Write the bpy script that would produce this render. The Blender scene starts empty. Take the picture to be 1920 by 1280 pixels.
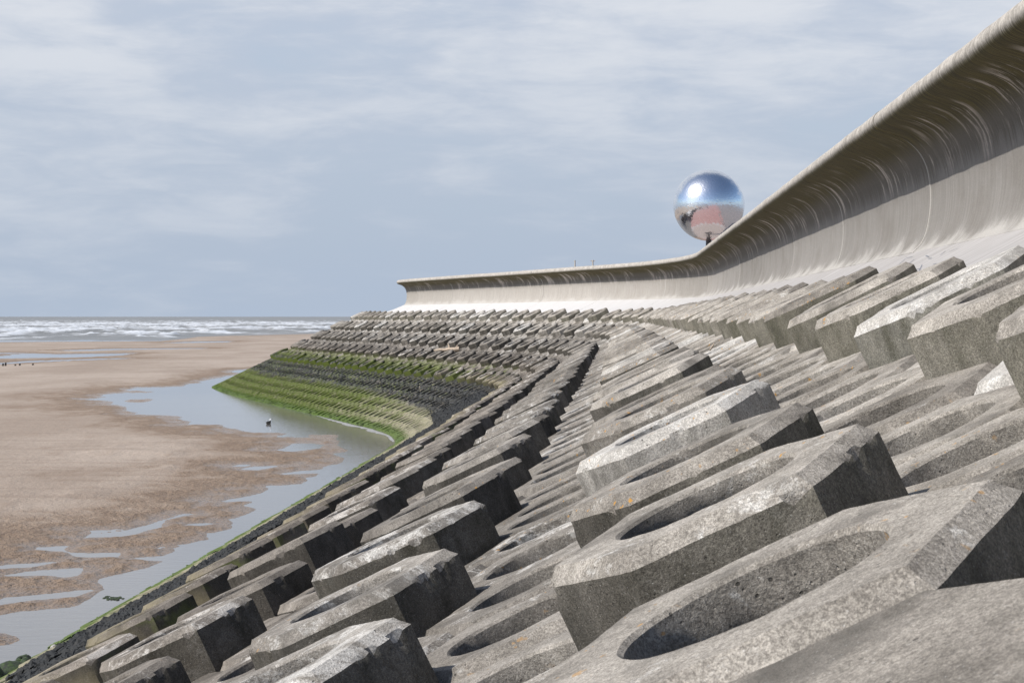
import bpy, math, random
import numpy as np
from mathutils import Vector, Matrix

random.seed(7)
RNG = np.random.default_rng(11)
S = bpy.context.scene
COL = S.collection

# ------------------------------------------------------------------ camera
FPX = 3426.0                                  # focal length in pixels of the 1920 px wide photograph
HORIZON = 593.0
PITCH = math.atan2(640.0 - HORIZON, FPX)
cam_d = bpy.data.cameras.new('camera')
cam_d.sensor_width = 36.0
cam_d.lens = FPX / 1920.0 * 36.0
cam_d.clip_start = 0.1
cam_d.clip_end = 60000.0
cam_d.dof.use_dof = True
cam_d.dof.focus_distance = 11.0
cam_d.dof.aperture_fstop = 20.0
cam = bpy.data.objects.new('camera', cam_d)
cam.rotation_euler = (math.pi / 2 - PITCH, 0, 0)
COL.objects.link(cam)
S.camera = cam

# ------------------------------------------------------------------ sun, sky, exposure
SUN_EL, SUN_AZ = math.radians(42.5), math.radians(26.0)
SUN = Vector((-math.cos(SUN_EL) * math.cos(SUN_AZ), -math.cos(SUN_EL) * math.sin(SUN_AZ), math.sin(SUN_EL)))
sun_d = bpy.data.lights.new('sun', 'SUN')
sun_d.energy = 4.8
sun_d.angle = math.radians(0.53)
sun_d.color = (1.0, 0.955, 0.89)
sun = bpy.data.objects.new('sun', sun_d)
sun.rotation_euler = SUN.to_track_quat('Z', 'Y').to_euler()
sun.location = SUN * 200
COL.objects.link(sun)

world = bpy.data.worlds.new('World')
S.world = world
world.use_nodes = True
S.view_settings.view_transform = 'Standard'
S.view_settings.look = 'None'
S.view_settings.gamma = 1.0
S.view_settings.exposure = 0.0
S.view_settings.use_curve_mapping = False


class NT:
    """small helper around a node tree"""
    def __init__(self, tree):
        self.t = tree
        tree.nodes.clear()

    def n(self, typ, **kw):
        nd = self.t.nodes.new(typ)
        for k, v in kw.items():
            setattr(nd, k, v)
        return nd

    def put(self, sock, v):
        if isinstance(v, bpy.types.NodeSocket):
            self.t.links.new(v, sock)
        elif v is not None:
            if hasattr(sock, 'default_value'):
                if sock.type == 'RGBA' and len(v) == 3:
                    v = (*v, 1.0)
                sock.default_value = v

    def math(self, op, a, b=None, c=None, clamp=False):
        nd = self.n('ShaderNodeMath', operation=op, use_clamp=clamp)
        self.put(nd.inputs[0], a)
        if b is not None: self.put(nd.inputs[1], b)
        if c is not None: self.put(nd.inputs[2], c)
        return nd.outputs[0]

    def add(self, a, b): return self.math('ADD', a, b)
    def mul(self, a, b): return self.math('MULTIPLY', a, b)
    def sub(self, a, b): return self.math('SUBTRACT', a, b)

    def rng(self, v, a, b, c=0.0, d=1.0, smooth=True):
        nd = self.n('ShaderNodeMapRange', interpolation_type='SMOOTHSTEP' if smooth else 'LINEAR')
        self.put(nd.inputs['Value'], v)
        for k, x in zip(('From Min', 'From Max', 'To Min', 'To Max'), (a, b, c, d)):
            self.put(nd.inputs[k], x)
        return nd.outputs['Result']

    def mix(self, f, a, b, blend='MIX'):
        nd = self.n('ShaderNodeMix', data_type='RGBA', blend_type=blend)
        self.put(nd.inputs[0], f); self.put(nd.inputs[6], a); self.put(nd.inputs[7], b)
        return nd.outputs[2]

    def noise(self, vec, scale, detail=3.0, rough=0.55, dist=0.0):
        nd = self.n('ShaderNodeTexNoise')
        if vec is not None: self.put(nd.inputs['Vector'], vec)
        self.put(nd.inputs['Scale'], scale); self.put(nd.inputs['Detail'], detail)
        self.put(nd.inputs['Roughness'], rough); self.put(nd.inputs['Distortion'], dist)
        return nd.outputs[0]

    def vor(self, vec, scale, rand=1.0, feature='F1'):
        nd = self.n('ShaderNodeTexVoronoi', feature=feature)
        self.put(nd.inputs['Vector'], vec); self.put(nd.inputs['Scale'], scale)
        self.put(nd.inputs['Randomness'], rand)
        return nd.outputs['Distance']

    def scl(self, vec, s, loc=(0, 0, 0)):
        nd = self.n('ShaderNodeMapping')
        self.put(nd.inputs['Vector'], vec); nd.inputs['Scale'].default_value = s
        nd.inputs['Location'].default_value = loc
        return nd.outputs[0]

    def comb(self, x, y, z):
        nd = self.n('ShaderNodeCombineXYZ')
        for i, v in enumerate((x, y, z)): self.put(nd.inputs[i], v)
        return nd.outputs[0]

    def attr(self, name):
        return self.n('ShaderNodeAttribute', attribute_name=name).outputs['Fac']

    def bump(self, h, strength, dist, normal=None):
        nd = self.n('ShaderNodeBump')
        self.put(nd.inputs['Height'], h); nd.inputs['Strength'].default_value = strength
        nd.inputs['Distance'].default_value = dist
        if normal is not None: self.put(nd.inputs['Normal'], normal)
        return nd.outputs[0]


# world: Nishita sky, and a bank of thin broken cloud ahead with clearer blue behind (as the ball mirrors it)
w = NT(world.node_tree)
sky = w.n('ShaderNodeTexSky', sky_type='NISHITA', sun_disc=False)
sky.sun_elevation = SUN_EL
sky.sun_rotation = math.atan2(SUN.x, SUN.y)
sky.air_density = 1.0; sky.dust_density = 0.6; sky.ozone_density = 2.0
tc = w.n('ShaderNodeTexCoord').outputs['Generated']
sp = w.n('ShaderNodeSeparateXYZ'); w.put(sp.inputs[0], tc)
zc = w.math('MAXIMUM', sp.outputs[2], 0.0)
pl = w.comb(sp.outputs[0], sp.outputs[1], w.mul(zc, 2.7))
big = w.noise(pl, 2.3, 3.0, 0.5, 0.3)
mid = w.noise(w.scl(pl, (1.0, 1.0, 1.0), (3.1, 1.7, 0)), 5.5, 6.0, 0.52, 0.35)
fine = w.noise(w.scl(pl, (0.9, 0.9, 1.5), (9.1, 4.7, 0)), 17.0, 5.0, 0.6, 0.3)
bank = w.rng(sp.outputs[1], 0.15, 0.95, -0.30, 0.17)
dens = w.add(w.add(w.mul(big, 0.50), w.mul(mid, 0.50)), bank)
dens = w.add(dens, w.mul(w.sub(fine, 0.5), 0.13))
cov = w.rng(dens, 0.30, 0.66)
hi = w.rng(w.add(w.add(w.mul(mid, 0.55), w.mul(big, 0.45)), w.mul(w.sub(fine, 0.5), 0.42)), 0.39, 0.62)
lift = w.rng(zc, 0.0, 0.20)
cl_low = w.mix(hi, (4.25, 4.98, 6.10), (5.20, 5.78, 6.70))
cl_hi = w.mix(hi, (5.15, 5.72, 6.75), (7.10, 7.35, 7.85))
cloud = w.mix(lift, cl_low, cl_hi)
hz = w.rng(zc, 0.0, 0.18)
skyc = w.mix(hz, (3.95, 4.85, 6.25), w.mix(1.0, sky.outputs[0], (1.25, 1.22, 1.22), 'MULTIPLY'))
bg = w.n('ShaderNodeBackground')
w.put(bg.inputs[0], w.mix(w.mul(cov, 0.95), skyc, cloud))
bg.inputs[1].default_value = 0.1045
w.t.links.new(bg.outputs[0], w.n('ShaderNodeOutputWorld').inputs[0])

# ------------------------------------------------------------------ geometry of the place
# a path runs along the coast below the camera; d is measured from it, up the slope and inland
TH0, S1, R1, L2, TH1, R2 = math.radians(3.243), 74.76, 46.95, 35.28, math.radians(-18.607), 153.5
TN = 0.4765
ALPHA = math.atan(TN)
CA, SA = math.cos(ALPHA), math.sin(ALPHA)
Z0, D0 = -0.86, 0.289
D_TOE = -9.333
WL = Z0 + TN * (D_TOE - D0)                   # water level
D_J = 3.829                                   # foot of the wall
Z_J = Z0 + TN * (D_J - D0)
_s = np.arange(-40.0, 420.0, 0.25)
_L1 = (TH0 - TH1) * R1


def _heading(s, s3, r3):
    h = np.where(s < S1, TH0, TH0 + (TH1 - TH0) * np.clip((s - S1) / _L1, 0, 1))
    h = np.where(s > S1 + _L1 + L2, TH1 + (s - S1 - _L1 - L2) / R2, h)
    h3 = TH1 + (s3 - S1 - _L1 - L2) / R2
    h = np.where(s > s3, h3 + (s - s3) / r3, h)                  # the headland turns away
    return np.minimum(h, math.radians(80))


_i0 = int(40 / 0.25)


def _table(s3, r3):
    h, hm = _heading(_s, s3, r3), _heading(_s[:-1] + 0.125, s3, r3)
    x = np.concatenate([[0], np.cumsum(np.sin(hm) * 0.25)])
    y = np.concatenate([[0], np.cumsum(np.cos(hm) * 0.25)])
    return h, x - x[_i0], y - y[_i0]


SLOPE, WALL, LAND = _table(143.0, 30.0), _table(134.0, 16.0), _table(400.0, 30.0)


def at(s, d, tab=None):
    """plan position(s) and heading(s)"""
    th, tx, ty = SLOPE if tab is None else tab
    h = np.interp(s, _s, th)
    return np.interp(s, _s, tx) + np.cos(h) * d, np.interp(s, _s, ty) - np.sin(h) * d, h


def zs(d):
    return Z0 + TN * (np.asarray(d) - D0)


def frame(s, d, dz=0.0):
    """matrix of a slope-aligned frame: X up the slope, Y along the coast, Z out of the slope"""
    x, y, h = (float(v) for v in at(s, d))
    sh, ch = math.sin(h), math.cos(h)
    u = Vector((CA * ch, -CA * sh, SA)); t = Vector((sh, ch, 0)); n = u.cross(t)
    p = Vector((x, y, float(zs(d)))) + n * dz
    return Matrix(((u.x, t.x, n.x, p.x), (u.y, t.y, n.y, p.y), (u.z, t.z, n.z, p.z), (0, 0, 0, 1)))


def ray(px, py):
    X, Zc = (np.asarray(px, float) - 960) / FPX, (640 - np.asarray(py, float)) / FPX
    c, s = math.cos(PITCH), math.sin(PITCH)
    return X, c + s * Zc, -s + c * Zc


def on_level(px, py, z):
    a, b, c = ray(px, py)
    k = z / c
    return a * k, b * k


def pix(x, y, z):
    c, s = math.cos(PITCH), math.sin(PITCH)
    yy = y * c - z * s; zz = y * s + z * c
    return 960 + FPX * x / yy, 640 - FPX * zz / yy


_gs, _gd = np.meshgrid(np.arange(3, 200, 0.25), np.arange(-9.5, 3.8, 0.05))
_gx, _gy, _ = at(_gs, _gd)
_gu, _gv = pix(_gx, _gy, zs(_gd))


def on_slope(px, py):
    """(s, d) of the slope surface seen at a pixel, the nearest one if several"""
    e = (_gu - px) ** 2 + (_gv - py) ** 2
    ok = e < max(9.0, e.min() * 1.5)
    i = np.argmin(np.where(ok, _gs, 1e9))
    return float(_gs.flat[i]), float(_gd.flat[i])


# value noise for geometry
_perm = np.random.default_rng(3).random((256, 256))


def vnoise(x, y):
    xi, yi = np.floor(x).astype(int), np.floor(y).astype(int)
    fx, fy = x - xi, y - yi
    fx, fy = fx * fx * (3 - 2 * fx), fy * fy * (3 - 2 * fy)
    g = lambda a, b: _perm[a & 255, b & 255]
    return (g(xi, yi) * (1 - fx) + g(xi + 1, yi) * fx) * (1 - fy) + (g(xi, yi + 1) * (1 - fx) + g(xi + 1, yi + 1) * fx) * fy


def fbm(x, y, o=4, gain=0.5):
    a, t, r = 1.0, 0.0, 0.0
    for k in range(o):
        r = r + a * vnoise(x * 2 ** k + 17.3 * k, y * 2 ** k + 5.1 * k); t += a; a *= gain
    return r / t


# ------------------------------------------------------------------ object helpers
def mesh(name, verts, faces, mat=None, smooth=False, sharp=None):
    me = bpy.data.meshes.new(name)
    me.from_pydata([tuple(v) for v in verts] if not isinstance(verts, np.ndarray) else verts.tolist(), [],
                   faces.tolist() if isinstance(faces, np.ndarray) else faces)
    if mat: me.materials.append(mat)
    if smooth:
        me.polygons.foreach_set('use_smooth', [True] * len(me.polygons))
        if sharp: me.set_sharp_from_angle(angle=math.radians(sharp))
    me.update()
    return me


def fattr(me, name, vals, domain='FACE'):
    a = me.attributes.new(name, 'FLOAT', domain)
    a.data.foreach_set('value', np.asarray(vals, dtype=np.float32))


def obj(name, me, parent=None, mat4=None, label=None, cat=None, group=None, kind=None):
    o = bpy.data.objects.new(name, me)
    COL.objects.link(o)
    if parent: o.parent = parent
    if mat4 is not None: o.matrix_world = mat4
    for k, v in (('label', label), ('category', cat), ('group', group), ('kind', kind)):
        if v: o[k] = v
    return o


def grid_faces(nu, nv):
    i = np.arange((nu - 1) * (nv - 1))
    a = (i // (nv - 1)) * nv + i % (nv - 1)
    return np.stack([a, a + nv, a + nv + 1, a + 1], 1)


def tube(pts, radii, seg=8, cap=True):
    """closed tube along points"""
    pts = [Vector(p) for p in pts]
    V, F = [], []
    for i, p in enumerate(pts):
        t = (pts[min(i + 1, len(pts) - 1)] - pts[max(i - 1, 0)]).normalized()
        a = t.orthogonal() if i == 0 else (a - t * a.dot(t))
        a = a.normalized(); b = t.cross(a)
        r = radii[i] if hasattr(radii, '__len__') else radii
        for k in range(seg):
            q = 2 * math.pi * k / seg
            V.append(p + a * math.cos(q) * r + b * math.sin(q) * r)
    for i in range(len(pts) - 1):
        for k in range(seg):
            F.append((i * seg + k, i * seg + (k + 1) % seg, (i + 1) * seg + (k + 1) % seg, (i + 1) * seg + k))
    if cap:
        F.append(tuple(range(seg))[::-1])
        F.append(tuple((len(pts) - 1) * seg + k for k in range(seg)))
    return V, F


# ------------------------------------------------------------------ materials
def material(name):
    m = bpy.data.materials.new(name)
    m.use_nodes = True
    t = NT(m.node_tree)
    out = t.n('ShaderNodeOutputMaterial')
    b = t.n('ShaderNodeBsdfPrincipled')
    t.t.links.new(b.outputs[0], out.inputs[0])
    return m, t, b


def plain(name, col, rough=0.8, var=0.25, scale=8.0, bump=0.3, metal=0.0):
    m, t, b = material(name)
    p = t.n('ShaderNodeNewGeometry').outputs['Position']
    n = t.noise(p, scale, 5.0, 0.6)
    lo = tuple(c * (1 - var) for c in col); hi_ = tuple(min(1, c * (1 + var)) for c in col)
    t.put(b.inputs['Base Color'], t.mix(t.rng(n, 0.3, 0.7), lo, hi_))
    b.inputs['Roughness'].default_value = rough
    b.inputs['Metallic'].default_value = metal
    if bump: t.put(b.inputs['Normal'], t.bump(n, bump, 0.02))
    return m


def m_blocks():
    m, t, b = material('block_concrete')
    geo = t.n('ShaderNodeNewGeometry')
    P = geo.outputs['Position']
    sep = t.n('ShaderNodeSeparateXYZ'); t.put(sep.inputs[0], P)
    ocol = t.n('ShaderNodeSeparateColor'); t.put(ocol.inputs[0], t.n('ShaderNodeObjectInfo').outputs['Color'])
    rnd = t.math('FRACT', t.add(ocol.outputs[0], t.attr('rnd')))
    rnd2 = t.math('FRACT', t.mul(rnd, 7.31))
    rnd3 = t.math('FRACT', t.mul(rnd, 13.77))
    side = t.attr('side')
    off = t.comb(t.mul(rnd, 31.0), t.mul(rnd2, 17.0), t.mul(rnd3, 11.0))
    vadd = t.n('ShaderNodeVectorMath', operation='ADD'); t.put(vadd.inputs[0], P); t.put(vadd.inputs[1], off)
    Q = vadd.outputs[0]
    n1 = t.noise(Q, 2.6, 8.0, 0.70)
    n2 = t.noise(Q, 11.0, 6.0, 0.72)
    spk = t.noise(P, 95.0, 4.0, 0.8)
    agg = t.vor(P, 55.0)
    col = t.mix(t.rng(n1, 0.32, 0.68), (0.250, 0.230, 0.208), (0.462, 0.430, 0.394))
    col = t.mix(t.rng(n2, 0.35, 0.75), t.mix(1.0, col, (0.74, 0.74, 0.73), 'MULTIPLY'), col)
    # some blocks cleaner and paler, some duller
    tone = t.mix(rnd, (0.70, 0.683, 0.66), (1.20, 1.188, 1.168))
    col = t.mix(1.0, col, tone, 'MULTIPLY')
    high = t.rng(sep.outputs[2], -1.7, -0.2)
    col = t.mix(1.0, col, t.mix(high, (0.80, 0.795, 0.79), (1.27, 1.265, 1.25)), 'MULTIPLY')
    clean = t.mul(t.rng(rnd2, 0.82, 0.88), t.rng(sep.outputs[2], -1.35, -0.75))
    col = t.mix(t.mul(clean, 0.42), col, (0.66, 0.64, 0.605))
    # pale worn skin
    wh = t.noise(t.scl(Q, (1.0, 1.0, 1.6)), 3.4, 9.0, 0.80, 0.6)
    thr = t.rng(rnd2, 0.0, 1.0, 0.68, 0.47, False)
    whm = t.mul(t.rng(wh, thr, t.add(thr, 0.09)), t.rng(side, 0.0, 1.0, 1.0, 0.35))
    col = t.mix(t.mul(whm, 0.72), col, (0.70, 0.675, 0.635))
    # sides carry an olive-brown film, darkened to paint in shade, except on fresh blocks
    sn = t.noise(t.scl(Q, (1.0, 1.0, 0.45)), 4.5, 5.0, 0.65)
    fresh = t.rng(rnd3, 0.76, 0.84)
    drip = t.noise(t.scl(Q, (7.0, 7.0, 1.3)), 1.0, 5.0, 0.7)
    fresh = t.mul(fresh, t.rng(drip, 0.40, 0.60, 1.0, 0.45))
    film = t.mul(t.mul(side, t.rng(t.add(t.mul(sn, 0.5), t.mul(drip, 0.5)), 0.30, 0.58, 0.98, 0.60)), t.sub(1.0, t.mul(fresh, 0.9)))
    film_shade = t.mix(t.rng(sep.outputs[2], -0.9, -0.15), t.mix(rnd2, (0.024, 0.0225, 0.018), (0.055, 0.051, 0.037)), t.mix(t.rng(drip, 0.35, 0.65), (0.120, 0.115, 0.082), (0.205, 0.194, 0.145)))
    col = t.mix(film, col, film_shade)
    # upslope corners and hollows keep dark lichen
    dk = t.noise(Q, 2.2, 7.0, 0.7)
    dkm = t.mul(t.mul(t.rng(dk, 0.52, 0.66), t.rng(spk, 0.35, 0.6)), t.rng(rnd3, 0.10, 0.6, 0.45, 1.0))
    col = t.mix(t.mul(dkm, 0.75), col, (0.070, 0.066, 0.058))
    # dry speckle of aggregate
    col = t.mix(t.rng(spk, 0.38, 0.62), t.mix(1.0, col, (0.66, 0.655, 0.65), 'MULTIPLY'), t.mix(1.0, col, (1.22, 1.22, 1.21), 'MULTIPLY'))
    col = t.mix(t.mul(t.rng(agg, 0.16, 0.05), 0.45), col, (0.58, 0.56, 0.53))
    grit = t.noise(P, 260.0, 2.0, 0.6)
    col = t.mix(t.rng(grit, 0.36, 0.64), t.mix(1.0, col, (0.74, 0.74, 0.735), 'MULTIPLY'), t.mix(1.0, col, (1.20, 1.20, 1.195), 'MULTIPLY'))
    pin = t.mul(t.rng(t.vor(P, 21.0), 0.12, 0.07), t.rng(t.noise(Q, 6.0, 2.0), 0.50, 0.58))
    col = t.mix(t.mul(pin, 0.75), col, (0.045, 0.042, 0.036))
    # orange lichen
    li = t.noise(Q, 24.0, 2.0, 0.5)
    lim = t.mul(t.mul(t.rng(li, 0.665, 0.71), t.rng(t.noise(P, 0.9, 2.0), 0.50, 0.60)), t.mul(t.rng(side, 0.2, 0.6, 1.0, 0.0), t.rng(sep.outputs[2], -2.0, -1.2)))
    col = t.mix(t.mul(lim, 0.85), col, (0.50, 0.26, 0.055))
    # --- tide zones
    wob = t.sub(t.noise(P, 0.8, 5.0, 0.65), 0.5)
    fwob = t.sub(t.noise(P, 5.0, 4.0, 0.65), 0.5)
    zz = t.add(sep.outputs[2], t.add(t.mul(wob, 0.75), t.mul(fwob, 0.55)))
    gz = t.add(sep.outputs[2], t.add(t.mul(wob, 0.6), t.mul(fwob, 0.25)))
    bay = t.rng(t.add(sep.outputs[1], t.mul(wob, 40.0)), 78.0, 104.0)        # the cove faces the wet side and is greener
    n7 = t.noise(P, 1.3, 5.0, 0.6)
    brown = t.mul(t.rng(sep.outputs[2], -1.2, -2.6), 0.35)
    col = t.mix(brown, col, t.mix(1.0, col, (0.80, 0.70, 0.62), 'MULTIPLY'))
    green_hi = t.mix(n7, (0.065, 0.090, 0.013), (0.165, 0.205, 0.034))
    # first film of weed; stronger on the faces turned to the water
    m1 = t.mul(t.rng(gz, -2.25, -2.75), t.rng(t.add(n7, t.mul(side, 0.12)), t.rng(bay, 0, 1, 0.62, 0.36), t.rng(bay, 0, 1, 0.72, 0.52)))
    m1 = t.mul(m1, t.rng(side, 0.0, 1.0, t.rng(bay, 0, 1, 0.75, 0.75), t.rng(bay, 0, 1, 0.45, 0.92)))
    col = t.mix(m1, col, green_hi)
    ledge = t.mul(t.rng(gz, -2.7, -3.0), t.sub(1.0, bay))
    col = t.mix(t.mul(ledge, 0.55), col, t.mix(n2, (0.20, 0.165, 0.085), (0.37, 0.32, 0.20)))
    up0 = t.mul(t.mul(bay, t.sub(1.0, side)), 0.33)
    blk = t.mul(t.rng(t.sub(zz, up0), -2.98, -3.30), t.rng(t.add(zz, t.mul(bay, -0.55)), -4.86, -4.50))
    blk = t.mul(blk, t.rng(t.noise(P, 7.0, 3.0, 0.6), t.rng(bay, 0, 1, 0.30, 0.40), t.rng(bay, 0, 1, 0.36, 0.47)))
    blk = t.mul(blk, t.rng(side, 0.0, 1.0, 1.0, t.rng(bay, 0, 1, 0.9, 0.15)))
    col = t.mix(t.mul(blk, 0.93), col, (0.022, 0.022, 0.020))
    low = t.rng(t.add(zz, t.mul(bay, -0.5)), -4.50, -4.75)
    lowc = t.mix(t.rng(t.add(t.noise(P, 3.4, 6.0, 0.75), t.mul(bay, 0.09)), 0.42, 0.58), t.mix(n2, (0.13, 0.115, 0.062), (0.32, 0.285, 0.205)), t.mix(n2, (0.042, 0.060, 0.012), (0.138, 0.168, 0.033)))
    lowc = t.mix(t.mul(t.sub(1.0, bay), 0.55), lowc, t.mix(n2, (0.30, 0.26, 0.18), (0.47, 0.42, 0.33)))
    col = t.mix(low, col, lowc)
    fleck = t.mul(t.rng(t.noise(P, 6.0, 4.0, 0.7), 0.53, 0.62), t.mul(low, bay))
    col = t.mix(t.mul(fleck, 0.7), col, (0.036, 0.040, 0.016))
    edge = t.rng(t.add(sep.outputs[2], t.mul(fwob, 0.45)), -5.12, -5.32)
    col = t.mix(t.mul(edge, 0.9), col, t.mix(n2, (0.048, 0.085, 0.015), (0.112, 0.165, 0.032)))
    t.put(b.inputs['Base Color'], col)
    t.put(b.inputs['Roughness'], t.rng(blk, 0, 1, 0.93, 0.55))
    b.inputs['Specular IOR Level'].default_value = 0.25
    pit = t.rng(t.vor(P, 34.0), 0.05, 0.16)
    h = t.add(t.add(t.add(t.mul(spk, 0.55), t.mul(n2, 0.5)), t.mul(pit, 0.35)), t.sub(t.mul(grit, 0.15), t.mul(pin, 0.5)))
    t.put(b.inputs['Normal'], t.bump(h, 0.8, 0.011))
    return m


def m_wall():
    m, t, b = material('wall_concrete')
    geo = t.n('ShaderNodeNewGeometry'); P = geo.outputs['Position']
    su, pv, ul = t.attr('su'), t.attr('pv'), t.attr('ul')
    rnd = t.n('ShaderNodeObjectInfo').outputs['Random']
    V = t.comb(su, pv, t.mul(rnd, 9.0))
    st1 = t.noise(t.scl(V, (17.0, 0.8, 1.0)), 1.0, 6.0, 0.68)
    st2 = t.noise(t.scl(V, (55.0, 2.2, 1.0)), 1.0, 4.0, 0.65)
    bl = t.noise(t.scl(V, (0.8, 1.2, 1.0)), 1.0, 4.0, 0.6)
    col = t.mix(t.rng(st1, 0.34, 0.66), (0.215, 0.201, 0.184), (0.270, 0.254, 0.234))
    col = t.mix(t.mul(t.rng(st2, 0.48, 0.72), 0.28), col, (0.32, 0.304, 0.281))
    col = t.mix(t.mul(t.rng(bl, 0.45, 0.70), 0.55), col, (0.185, 0.168, 0.148))
    # the farther bays are paler
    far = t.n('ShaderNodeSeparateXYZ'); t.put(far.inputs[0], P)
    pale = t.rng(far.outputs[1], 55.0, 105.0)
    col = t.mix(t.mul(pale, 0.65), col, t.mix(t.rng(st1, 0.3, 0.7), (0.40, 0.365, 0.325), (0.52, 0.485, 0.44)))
    col = t.mix(1.0, col, t.mix(rnd, (0.88, 0.875, 0.86), (1.12, 1.12, 1.12)), 'MULTIPLY')
    # damp olive growth, darkened with painted shade under the overhang, limescale runs breaking through
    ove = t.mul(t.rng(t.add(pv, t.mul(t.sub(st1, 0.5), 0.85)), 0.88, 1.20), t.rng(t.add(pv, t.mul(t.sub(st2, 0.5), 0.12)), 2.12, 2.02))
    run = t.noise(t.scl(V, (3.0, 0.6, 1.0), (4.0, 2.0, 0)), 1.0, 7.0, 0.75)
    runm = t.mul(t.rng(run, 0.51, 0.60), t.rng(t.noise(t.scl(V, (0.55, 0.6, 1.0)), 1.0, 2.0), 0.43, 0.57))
    growth_shade = t.mix(t.rng(st2, 0.35, 0.65), (0.026, 0.020, 0.003), (0.098, 0.076, 0.013))
    growth_shade = t.mix(t.rng(pv, 1.25, 1.60), t.mix(st2, (0.060, 0.053, 0.043), (0.165, 0.148, 0.122)), growth_shade)
    growth_shade = t.mix(t.mul(runm, t.rng(pv, 1.95, 1.65)), growth_shade, (0.47, 0.415, 0.365))
    col = t.mix(t.mul(ove, 0.92), col, growth_shade)
    # weathered nose
    nose = t.rng(t.add(pv, t.mul(t.sub(st2, 0.5), 0.12)), 2.04, 2.14)
    nn = t.noise(P, 22.0, 5.0, 0.7)
    nst = t.noise(t.scl(V, (24.0, 2.6, 1.0)), 1.0, 4.0, 0.65)
    ncol = t.mix(t.rng(t.add(t.add(t.mul(nst, 0.22), t.mul(nn, 0.43)), t.mul(t.noise(P, 4.0, 5.0, 0.7), 0.35)), 0.40, 0.60), (0.29, 0.264, 0.23), (0.57, 0.525, 0.465))
    col = t.mix(nose, col, ncol)
    # limescale at the cast joints
    jn = t.mul(t.rng(t.add(ul, t.mul(bl, 0.05)), 0.085, 0.03), t.rng(pv, 1.75, 1.3))
    col = t.mix(t.mul(jn, 0.8), col, (0.62, 0.59, 0.54))
    foot = t.mul(t.rng(t.add(pv, t.add(t.mul(t.sub(bl, 0.5), 0.9), t.mul(t.sub(st1, 0.5), 0.5))), 0.26, -0.02), 0.75)
    col = t.mix(foot, col, (0.50, 0.475, 0.44))
    fs = t.noise(P, 85.0, 2.0, 0.6)
    col = t.mix(t.rng(fs, 0.35, 0.65), t.mix(1.0, col, (0.86, 0.86, 0.86), 'MULTIPLY'), t.mix(1.0, col, (1.08, 1.08, 1.08), 'MULTIPLY'))
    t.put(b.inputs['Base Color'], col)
    b.inputs['Roughness'].default_value = 0.88
    b.inputs['Specular IOR Level'].default_value = 0.3
    t.put(b.inputs['Normal'], t.bump(t.add(t.add(t.mul(fs, 0.5), t.mul(st2, 0.12)), t.mul(nn, 0.6)), 0.5, 0.012))
    return m


def m_apron():
    m, t, b = material('apron_concrete')
    P = t.n('ShaderNodeNewGeometry').outputs['Position']
    su, pv = t.attr('su'), t.attr('pv')
    V = t.comb(su, pv, 0.0)
    st = t.noise(t.scl(V, (7.0, 0.9, 1.0)), 1.0, 5.0, 0.65)
    s2 = t.noise(t.scl(V, (1.1, 0.7, 1.0)), 1.0, 3.0, 0.6)
    col = t.mix(t.rng(st, 0.35, 0.65), (0.335, 0.315, 0.30), (0.45, 0.43, 0.418))
    col = t.mix(t.mul(t.rng(s2, 0.52, 0.7), 0.45), col, (0.33, 0.315, 0.30))
    sp_ = t.n('ShaderNodeSeparateXYZ'); t.put(sp_.inputs[0], P)
    col = t.mix(t.mul(t.rng(sp_.outputs[1], 50.0, 110.0), 0.7), col, t.mix(st, (0.57, 0.555, 0.54), (0.73, 0.72, 0.705)))
    t.put(b.inputs['Base Color'], col)
    b.inputs['Roughness'].default_value = 0.9
    t.put(b.inputs['Normal'], t.bump(t.noise(P, 60.0, 3.0), 0.3, 0.006))
    return m


def m_sand():
    m, t, b = material('sand')
    P = t.n('ShaderNodeNewGeometry').outputs['Position']
    sp_ = t.n('ShaderNodeSeparateXYZ'); t.put(sp_.inputs[0], P)
    up = t.sub(sp_.outputs[2], WL)
    lg = t.noise(t.scl(P, (1.0, 0.35, 1.0)), 0.12, 4.0, 0.6)
    md = t.noise(t.scl(P, (1.0, 0.5, 1.0)), 1.1, 5.0, 0.65)
    fn = t.noise(P, 9.0, 4.0, 0.7)
    dry = t.mix(t.rng(lg, 0.35, 0.65), (0.335, 0.262, 0.203), (0.425, 0.345, 0.277))
    dry = t.mix(t.mul(t.rng(md, 0.52, 0.72), 0.45), dry, (0.285, 0.205, 0.148))
    drift = t.noise(t.scl(P, (0.10, 0.9, 1.0)), 1.0, 5.0, 0.65)
    dry = t.mix(t.mul(t.rng(drift, 0.50, 0.64), 0.40), dry, (0.255, 0.190, 0.142))
    wet = t.mix(md, (0.158, 0.102, 0.062), (0.285, 0.198, 0.130))
    wetm = t.rng(t.add(up, t.mul(t.sub(md, 0.5), 0.10)), 0.135, 0.05)
    col = t.mix(t.mul(wetm, 0.92), dry, wet)
    col = t.mix(t.rng(fn, 0.3, 0.7), t.mix(1.0, col, (0.86, 0.86, 0.86), 'MULTIPLY'), t.mix(1.0, col, (1.1, 1.1, 1.1), 'MULTIPLY'))
    t.put(b.inputs['Base Color'], col)
    t.put(b.inputs['Roughness'], t.rng(t.add(up, t.mul(t.sub(md, 0.5), 0.05)), 0.09, 0.005, 0.88, 0.24))
    b.inputs['Specular IOR Level'].default_value = 0.35
    near = t.rng(sp_.outputs[1], 30.0, 140.0, 1.0, 0.15)
    lump = t.noise(t.scl(P, (1.0, 0.7, 1.0)), 4.5, 4.0, 0.65)
    t.put(b.inputs['Normal'], t.bump(t.mul(t.add(t.add(t.mul(md, 0.6), t.mul(lump, t.rng(wetm, 0, 1, 0.25, 1.0))), t.mul(fn, 0.3)), near), 1.0, 0.16))
    return m


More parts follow.
